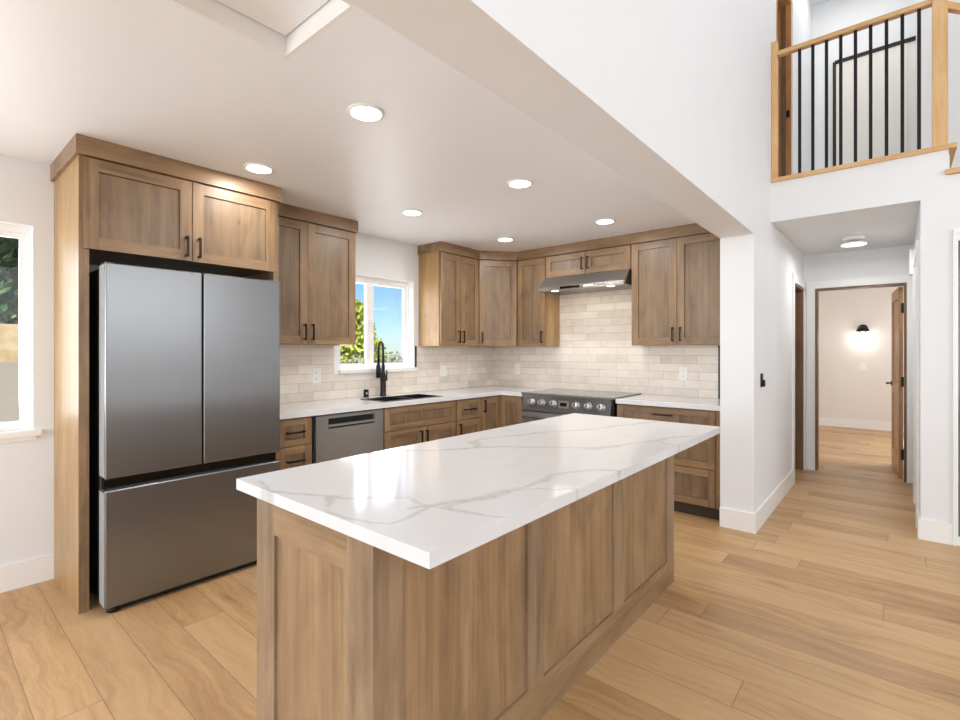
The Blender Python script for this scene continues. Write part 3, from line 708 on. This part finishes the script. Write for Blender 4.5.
for k in range(3): e.fbox(FI, st[k][1], st[k + 1][0], 0, .02, .81, ZI - .002, 1).fbox(FI, st[k][1], st[k + 1][0], 0, rp, .145, .81, 2)
obj('side_panel', e, [isl_f, isl_y, isl_z], t)
obj('end_panel', MB().fbox(FB, IX0, IX1 - .02, 0, .02, 0, ZI - .002), [isl_z], t)
for k in range(4):
    a = IY0 + .025 + k * .52
    dd = obj('door', shaker(FK, a, a + .514, .11, .86, 0, .02), [isl_z, isl_y, isl_z, groove_shade], t)
    pull(FK, a + (.035 if k % 2 else .479), .72, .02, .125, True, dd)

# island top with veins
VE = {
 'a': ([(-1.66, 1.35), (-1.512, 1.453), (-1.416, 1.648), (-1.214, 1.79), (-.943, 2.05), (-.866, 2.373), (-.755, 2.60)], .011),
 'b': ([(-1.416, 1.648), (-1.527, 1.777), (-1.435, 2.116), (-1.297, 2.36), (-1.165, 2.705), (-1.1, 2.965)], .012),
 'c': ([(-.964, .927), (-.936, 1.02), (-.881, 1.168), (-.886, 1.307), (-.893, 1.45), (-.822, 1.584), (-.755, 1.628)], .011),
 'd': ([(-.936, .99), (-.919, .954), (-.791, .98), (-.755, 1.02)], .007), 'e': ([(-.881, 1.168), (-.848, 1.251), (-.755, 1.373)], .006),
 'f': ([(-1.6, .74), (-1.458, .733), (-1.308, .792), (-1.208, .813), (-1.149, .888), (-1.073, .94), (-.964, .938), (-.866, .956)], .008),
 'g': ([(-1.25, .80), (-1.16, .735), (-1.092, .744), (-1.015, .751), (-.958, .771), (-.959, .857), (-.958, .921)], .007),
 'h': ([(-.958, .93), (-.931, .966), (-.913, 1.076)], .007), 'i': ([(-1.23, .805), (-1.19, .75)], .014), 'j': ([(-1.0, .90), (-.955, .95)], .014),
 'k': ([(-1.416, 1.648), (-1.53, 1.74)], .014), 'l': ([(-.90, 1.14), (-.878, 1.22)], .020), 'm': ([(-.866, 2.30), (-.80, 2.25), (-.755, 2.28)], .006),
 'n': ([(-1.19, 2.62), (-1.15, 2.73)], .016), 'o': ([(-1.02, 1.92), (-.95, 2.05)], .014)}
TX0, TX1, TY0, TY1 = -1.678, -.7516, .7209, 2.9741
from mathutils import noise as mno
def seg_d(px, py, a, b):
    vx, vy = b[0] - a[0], b[1] - a[1]; q = max(0, min(1, ((px - a[0]) * vx + (py - a[1]) * vy) / (vx * vx + vy * vy)))
    return math.hypot(px - a[0] - q * vx, py - a[1] - q * vy)
def vein(px, py):
    n1 = mno.noise(Vector((px * 5, py * 5, 1.3))) * .035 + mno.noise(Vector((px * 17, py * 17, 4.1))) * .012
    n2 = mno.noise(Vector((px * 5, py * 5, 7.7))) * .035 + mno.noise(Vector((px * 17, py * 17, 9.1))) * .012
    x, y = px + n1, py + n2; best = 0
    for pts, w in VE.values():
        d = min(seg_d(x, y, pts[i], pts[i + 1]) for i in range(len(pts) - 1))
        ww = w * (1.0 + .8 * mno.noise(Vector((px * 7, py * 7, 2.2))))
        k = max(0, 1 - d / max(ww * 1.7, .003)); best = max(best, k * .9)
    return min(1, best * 1.25)
m = MB(); nx, ny = 124, 300; zt = .914
gv = [[m.bm.verts.new((TX0 + (TX1 - TX0) * i / nx, TY0 + (TY1 - TY0) * j / ny, zt)) for j in range(ny + 1)] for i in range(nx + 1)]
for i in range(nx):
    for j in range(ny): m.bm.faces.new((gv[i][j], gv[i + 1][j], gv[i + 1][j + 1], gv[i][j + 1]))
ring = [gv[i][0] for i in range(nx)] + [gv[nx][j] for j in range(ny)] + [gv[i][ny] for i in range(nx, 0, -1)] + [gv[0][j] for j in range(ny, 0, -1)]
low = [m.bm.verts.new((v.co.x, v.co.y, ZI)) for v in ring]
for k in range(len(ring)): m.bm.faces.new((ring[k], low[k], low[(k + 1) % len(ring)], ring[(k + 1) % len(ring)]))
m.bm.faces.new(low)
BASE = (-1.21, 1.85, ZI)
it = obj('island_countertop', m, quartz_vein, None, BASE); tag(it, 'white quartz island top with grey marble-like veins', 'countertop')
at_ = it.data.attributes.new('vein', 'FLOAT', 'POINT')
at_.data.foreach_set('value', [vein(v.co.x + BASE[0], v.co.y + BASE[1]) for v in it.data.vertices])

# recessed lights ------------------------------------------------------------
def recessed(x, y, label):
    t = thing('recessed_light', label, 'ceiling light', (x, y, ZC), 'recessed ceiling lights')
    obj('trim_ring', MB().lathe((x, y, ZC), (0, 0, -1), [(.084, 0), (.084, .004), (.078, .008), (.070, .008)], 32), trim_m, t)
    obj('diffuser', MB().lathe((x, y, ZC - .006), (0, 0, -1), [(.069, 0), (.069, .003), (.05, .0035)], 32), lamp_emit, t)
    return t
cans = [(-1.847, 1.372, 'round recessed ceiling light nearest the camera, before the attic hatch corner'),
        (-2.900, 1.378, 'round recessed ceiling light in front of the refrigerator cabinet'),
        (-2.903, 2.597, 'round recessed ceiling light in front of the sink window, left row'),
        (-2.912, 3.815, 'round recessed ceiling light before the diagonal corner cabinet, smallest looking'),
        (-1.865, 2.600, 'round recessed ceiling light in the middle of the row nearer the beam'),
        (-1.866, 3.825, 'round recessed ceiling light before the cabinets right of the hood')]
c0_ = recessed(*cans[0])
for x, y, lb in cans[1:]: copy_tree(c0_, (x, y, ZC), lb)
for x, y, lb in cans:
    lamp('recessed_lamp', 'AREA', (x, y, ZC - .014), 5.5, (1, .985, .965), (0, 0, -1), shape='DISK', size=.13)

# hall ceiling light -----------------------------------------------------------
t = thing('flush_ceiling_light', 'white round flush ceiling light in the hall', 'ceiling light', (-.30, 5.78, ZHC))
obj('canopy', MB().lathe((-.30, 5.78, ZHC), (0, 0, -1), [(.085, 0), (.085, .03), (.07, .04), (.03, .045)], 28), trim_m, t)
obj('diffuser', MB().lathe((-.30, 5.78, ZHC - .055), (0, 0, -1), [(.095, .020), (.095, .024), (.08, .026)], 32), lamp_emit, t)
obj('pan', MB().lathe((-.30, 5.78, ZHC - .055), (0, 0, -1), [(.04, 0), (.094, .004), (.100, .010), (.100, .022), (.095, .022)], 32), trim_m, t)
obj('stem', MB().lathe((-.30, 5.78, ZHC - .044), (0, 0, -1), [(.03, 0), (.03, .013)], 16), black_m, t)
lamp('hall_lamp', 'AREA', (-.30, 5.78, ZHC - .095), 6, (1, .98, .95), (0, 0, -1), shape='DISK', size=.2)

# bedroom sconce -----------------------------------------------------------------
t = thing('wall_sconce', 'black wall sconce glowing on the bedroom wall', 'wall lamp', (-.43, YB, 1.70))
obj('back_plate', MB().lathe((-.43, YB, 1.72), (0, -1, 0), [(.07, 0), (.07, .015), (.05, .02)], 24), black_m, t)
obj('shade', MB().lathe((-.43, YB - .09, 1.67), (0, 0, 1), [(.09, 0), (.085, .03), (.055, .07), (.02, .085)], 24), black_m, t)
obj('bulb', MB().lathe((-.43, YB - .09, 1.66), (0, 0, -1), [(.02, -.005), (.04, .03), (.045, .06), (.03, .09), (.01, .1)], 20), emit('warm bulb', (1, .95, .88), 5), t)
lamp('sconce_lamp', 'POINT', (-.43, YB - .13, 1.55), 2.8, (1, .97, .93), shadow_soft_size=.05)
outlet(lambda u, n, z: (u, YB - n, z), -.43, 1.06, 0, 'small white plate on the bedroom wall below the sconce', 'switch', .045, .06)

# doors ------------------------------------------------------------------------------
# door_1: open bedroom door
t = thing('door_1', 'open stained wood bedroom door at the end of the hall', 'door', (.07, YH + .06, 0)); t['kind'] = 'structure'
j = MB().box(-.69, -.668, YH - .004, YH + .124, 0, 2.035).box(.063, .085, YH - .004, YH + .124, 0, 2.035).box(-.668, .063, YH - .004, YH + .124, 2.013, 2.035)
obj('jamb', j, jamb_wood, t)
hx, hy = .058, YH + .130; ang = R(97); ca, sa = math.cos(ang), math.sin(ang)
LW = .725
# leaf: u from hinge along (-cos?) swung into the bedroom
lu = Vector((-.085, .996)); ln = Vector((-.996, -.085))
FL = lambda u, n, z: (hx + lu.x * u + ln.x * n, hy + lu.y * u + ln.y * n, z)
m = MB(); s_ = .11
m.fbox(FL, 0, s_, 0, .036, .008, 2.008, 0).fbox(FL, LW - s_, LW, 0, .036, .008, 2.008, 0)
for a, b in ((.008, .22), (.86, 1.0), (1.89, 2.008)): m.fbox(FL, s_, LW - s_, 0, .036, a, b, 1)
for a, b in ((.22, .86), (1.0, 1.89)): m.fbox(FL, s_, LW - s_, .012, .024, a, b, 0)
lf_ = obj('leaf', m, [door_wood, door_wood], t)
hd = MB().tube([FL(LW - .06, .034, .966), FL(LW - .06, .09, .966)], .010, 12).tube([FL(LW - .055, .085, .966), FL(LW - .17, .085, .966)], .009, 12)
hd.lathe(FL(LW - .06, .036, .966), (ln.x, ln.y, 0), [(.027, 0), (.027, .008), (.015, .01)], 20)
obj('handle', hd, black_m, lf_, label='black lever handle')
for hz in (.27, 1.02, 1.78):
    obj('hinge', MB().box(.040, .0628, YH + .02, YH + .13, hz - .05, hz + .05), black_m, t, label='black door hinge')
# door_2: left hall doorway
t = thing('door_2', 'dark stained wood door frame in the left hall wall', 'door', (XB1 - .06, 6.2, 0)); t['kind'] = 'structure'
j = MB().box(XB1 - .124, XB1 + .004, 5.86, 5.882, 0, 2.035).box(XB1 - .124, XB1 + .004, 6.533, 6.555, 0, 2.035).box(XB1 - .124, XB1 + .004, 5.882, 6.533, 2.013, 2.035)
obj('jamb', j, jamb_wood, t)
obj('leaf', MB().box(-1.62, -.925, 6.47, 6.506, .01, 2.008), jamb_wood, t)
for hz in (.27, 1.02, 1.78): obj('hinge', MB().box(XB1 - .118, XB1 - .08, 6.505, 6.5335, hz - .05, hz + .05), black_m, t, label='black door hinge')
# door_3: loft side doorway
t = thing('door_3', 'brown wood door frame at the left end of the loft', 'door', (XB1 - .06, 5.4, ZLF)); t['kind'] = 'structure'
lj = wood('loft jamb', 2, lin(158, 108, 64), lin(190, 138, 86), lin(208, 158, 104))
j = MB().box(XB1 - .124, XB1 + .004, 4.93, 4.952, ZLF, 4.80).box(XB1 - .124, XB1 + .004, 5.698, 5.72, ZLF, 4.80).box(XB1 - .124, XB1 + .004, 4.952, 5.698, 4.778, 4.80)
obj('jamb', j, lj, t)
obj('stop', MB().box(XB1 - .075, XB1 - .04, 5.684, 5.699, ZLF, 4.778), jamb_wood, t)
obj('strike_plate', MB().box(XB1 - .036, XB1 - .008, 5.694, 5.6985, 3.66, 3.73), black_m, t, label='black strike plate')
# door_4: white doors in a dark frame at the back of the loft
t = thing('door_4', 'white closet doors in a thin dark frame at the loft back', 'door', (-.2, YLB, ZLF)); t['kind'] = 'structure'
xa, xb, zt_ = -.561, .75, 4.79
obj('frame', MB().box(xa - .02, xa + .012, YLB - .03, YLB, ZLF, zt_ + .03).box(xa, xb, YLB - .03, YLB, zt_, zt_ + .018).box(xa, xb, YLB - .036, YLB, zt_ + .026, zt_ + .042), plain('dark bronze frame', (52, 44, 38), .4, .4), t)
obj('leaf', MB().box(xa + .012, .10, YLB - .02, YLB, ZLF + .01, zt_), paint('door white', (238, 234, 228)), t)
obj('leaf', MB().box(.102, xb, YLB - .014, YLB, ZLF + .01, zt_), paint('door white b', (238, 234, 228)), t)
# door_5: glass door at the far right
t = thing('door_5', 'white framed glass door at the right edge', 'door', (.83, YL, 0)); t['kind'] = 'structure'
obj('casing', MB().box(.300, .318, YL - .018, YL + .02, 0, 2.18).box(.318, 1.36, YL - .018, YL + .02, 2.145, 2.18).box(1.33, 1.36, YL - .018, YL + .02, 0, 2.145), trim_m, t)
obj('frame', MB().box(.318, .327, YL, YL + .05, 0, 2.145).box(1.28, 1.33, YL, YL + .05, 0, 2.145).box(.327, 1.28, YL, YL + .05, 2.10, 2.145).box(.327, 1.28, YL, YL + .05, 0, .06), vinyl_m, t)
obj('pane', MB().box(.327, 1.28, YL + .02, YL + .026, .06, 2.10), tint_glass, t)

# hall wall details ----------------------------------------------------------------
t = thing('wall_device', 'small black wall-mounted device on the column side facing the hall', 'wall device', (XB1, 4.297, 1.05))
obj('plate', MB().box(XB1, XB1 + .012, 4.272, 4.325, 1.06, 1.165).bevel(.004, 2), black_m, t)
obj('cradle', MB().box(XB1 + .012, XB1 + .028, 4.278, 4.319, 1.063, 1.115).bevel(.005, 2), black_m, t)
t = thing('door_chime', 'white box high on the right hall wall', 'door chime', (XR, 6.22, 2.08))
obj('cover', MB().box(XR - .035, XR, 6.13, 6.31, 2.06, 2.30).bevel(.006, 2), plate_m, t)
outlet(lambda u, n, z: (XR - n, u, z), 6.30, 1.36, 0, 'white switch plate on the right hall wall', 'switch', .04, .06)

# loft railing -------------------------------------------------------------------------
t = thing('loft_railing', 'light oak loft railing with thin black metal balusters', 'railing', (-.27, YL + .05, ZLF))
ry = YL + .03
obj('post', MB().box(XB1 + .002, -.752, ry - .025, ry + .025, ZLF + .02, 3.92), oak_z, t)
obj('handrail', MB().box(-.752, .196, ry - .03, ry + .03, 3.793, 3.829).bevel(.006, 2), oak_x, t)
nw = obj('post', MB().box(.196, .276, ry - .04, ry + .04, ZLF + .02, 4.05).box(.188, .284, ry - .048, ry + .048, 4.05, 4.08), oak_z, t)
for bx_ in (-.597, -.508, -.418, -.327, -.236, -.145, -.053, .036, .127):
    obj('baluster', MB().box(bx_ - .0105, bx_ + .0105, ry - .0105, ry + .0105, ZLF + .0202, 3.7925), black_m, t)
# stairs
t = thing('staircase', 'light oak stairs descending right from the loft landing', 'stairs', (.6, 5.2, 2.3))
for k in range(3):
    x0 = .262 + .27 * k; zt2 = 2.597 - .187 * k
    obj('tread', MB().box(x0, x0 + .30, YL - .025, 6.495, zt2 - .034, zt2), oak_x, t)
    obj('riser', MB().box(x0 + .012, x0 + .03, YL + .125, 6.495, zt2, zt2 + .150), trim_m, t)
def hr(x0, z0, x1, z1):
    m = MB(); a, b = ry - .03, ry + .03
    return m.hexa([(x0, a, z0), (x1, a, z1), (x1, b, z1), (x0, b, z0), (x0, a, z0 + .05), (x1, a, z1 + .05), (x1, b, z1 + .05), (x0, b, z0 + .05)])
obj('stair_handrail', hr(.277, 3.72, 1.2, 3.07), oak_x, t)

# ------------------------------------------------------------------ outside
struct('ground', MB().box(-60, W - .15, -40, 60, -.35, -.25), NT('dry grass ground').m, 'dry tan ground outside the windows', 'ground')
g = bpy.data.materials['dry grass ground']; nt = NT.__new__(NT); nt.m = g; nt.t = g.node_tree; nt.b = nt.t.nodes['Principled BSDF']
o_ = nt.obj(); nt.set(Base_Color=nt.ramp(nt.noise(o_, 6.0, 5), [(.3, lin(150, 128, 90)), (.6, lin(176, 154, 114)), (.8, lin(140, 138, 84))]), Roughness=.9)
def leafmat(name, a, b, c):
    t = NT(name); o = t.obj(); f = t.noise(o, 3.5, 4, .7)
    t.set(Base_Color=t.ramp(f, [(.3, lin(*a)), (.5, lin(*b)), (.72, lin(*c))]), Roughness=.6)
    return t.m
LM = leafmat('yellow green leaves', (120, 140, 50), (180, 192, 70), (232, 226, 120))
LP = leafmat('pale sage leaves', (120, 138, 96), (160, 172, 130), (200, 206, 170))
LD = leafmat('dark evergreen leaves', (30, 58, 26), (58, 96, 46), (110, 138, 78))
bark = plain('bark', (96, 78, 60), .9)
def tree(x, y, h, blobs, mat, label, nleaf, size, name='tree', group=None, z0=-.25):
    t = thing(name, label, 'tree' if name == 'tree' else 'shrub', (x, y, z0), group)
    top = max(b[2] for b in blobs)
    obj('trunk', MB().tube([(x, y, z0), (x + .05, y + .03, z0 + (top - z0) * .5), (x, y, top)], [.09, .07, .03], 10), bark, t)
    m = MB()
    for (bx, by, bz, r) in blobs:
        for _ in range(nleaf):
            d = Vector((random.gauss(0, 1), random.gauss(0, 1), random.gauss(0, 1))).normalized() * r * random.random() ** .4
            c = Vector((bx, by, bz)) + d
            a = Vector((random.gauss(0, 1), random.gauss(0, 1), random.gauss(0, 1))).normalized(); b = a.orthogonal().normalized() * size * .5; a = a * size
            vs = [m.bm.verts.new(c + q) for q in (-a, -b, a, b)]; m.bm.faces.new(vs)
    obj('foliage', m, mat, t)
tree(-7.6, 5.15, 2.5, [(-7.6, 5.0, 1.0, .55), (-7.6, 5.25, 1.45, .38), (-7.7, 5.0, 1.85, .40), (-7.8, 4.7, 2.2, .5), (-7.6, 4.6, 1.2, .6), (-7.6, 5.5, .9, .35), (-7.6, 5.45, 1.75, .34), (-7.6, 5.38, 2.08, .2), (-7.6, 5.62, 1.3, .38)], LM, 'sunlit yellow green tree outside the left half of the sink window', 520, .055)
tree(-9.2, 7.0, 1.6, [(-9.2, 6.4, .9, .5), (-9.2, 6.9, 1.05, .45), (-9.2, 7.5, .9, .45), (-9.2, 7.2, .8, .5), (-9.2, 6.7, 1.3, .25)], LP, 'pale shrub outside the right half of the sink window', 420, .05, 'shrub')
tree(-6.6, 5.0, 1.2, [(-6.6, 4.6, .85, .42), (-6.6, 5.1, .78, .36), (-6.7, 4.9, .95, .34)], LP, 'pale green shrub below the yellow green tree', 420, .045, 'shrub')
struct('ground_bank', MB().hexa([(-30, -14, -.25), (-8.4, -14, -.25), (-8.4, 3.9, -.25), (-30, 3.9, -.25), (-30, -14, 2.4), (-9.6, -14, 1.72), (-9.6, 3.9, 1.72), (-30, 3.9, 2.4)]), g, 'tan dry grass bank beyond the left window', 'ground')
x, y = -10.9, 1.05
tree(x, y, 5, [(x, y, z + 1.35, r) for z, r in ((1.7, .7), (2.2, .9), (2.8, .9), (3.5, .75), (4.2, .5))] + [(x, y + .7, 3.4, .7), (x, y - .7, 3.6, .7), (x + .3, y, 4.0, .8), (x, y, 2.3, .7), (x, y - .8, 2.2, .6), (x, y + .8, 2.25, .65), (x - .2, y + 1.5, 2.5, .8), (x + .2, y + .3, 2.0, .5), (x + .1, y - .4, 2.9, .7)], LD, 'dark evergreen tree outside the left window', 480, .10, z0=1.70)
yw = thing('garden_wall', 'pale rough garden wall beyond the left window', 'wall', (-7.5, .5, -.25))
obj('blockwork', MB().box(-7.6, -7.4, -3.5, 3.4, -.25, 1.22), paint('pale stucco', (168, 162, 150), .9), yw)
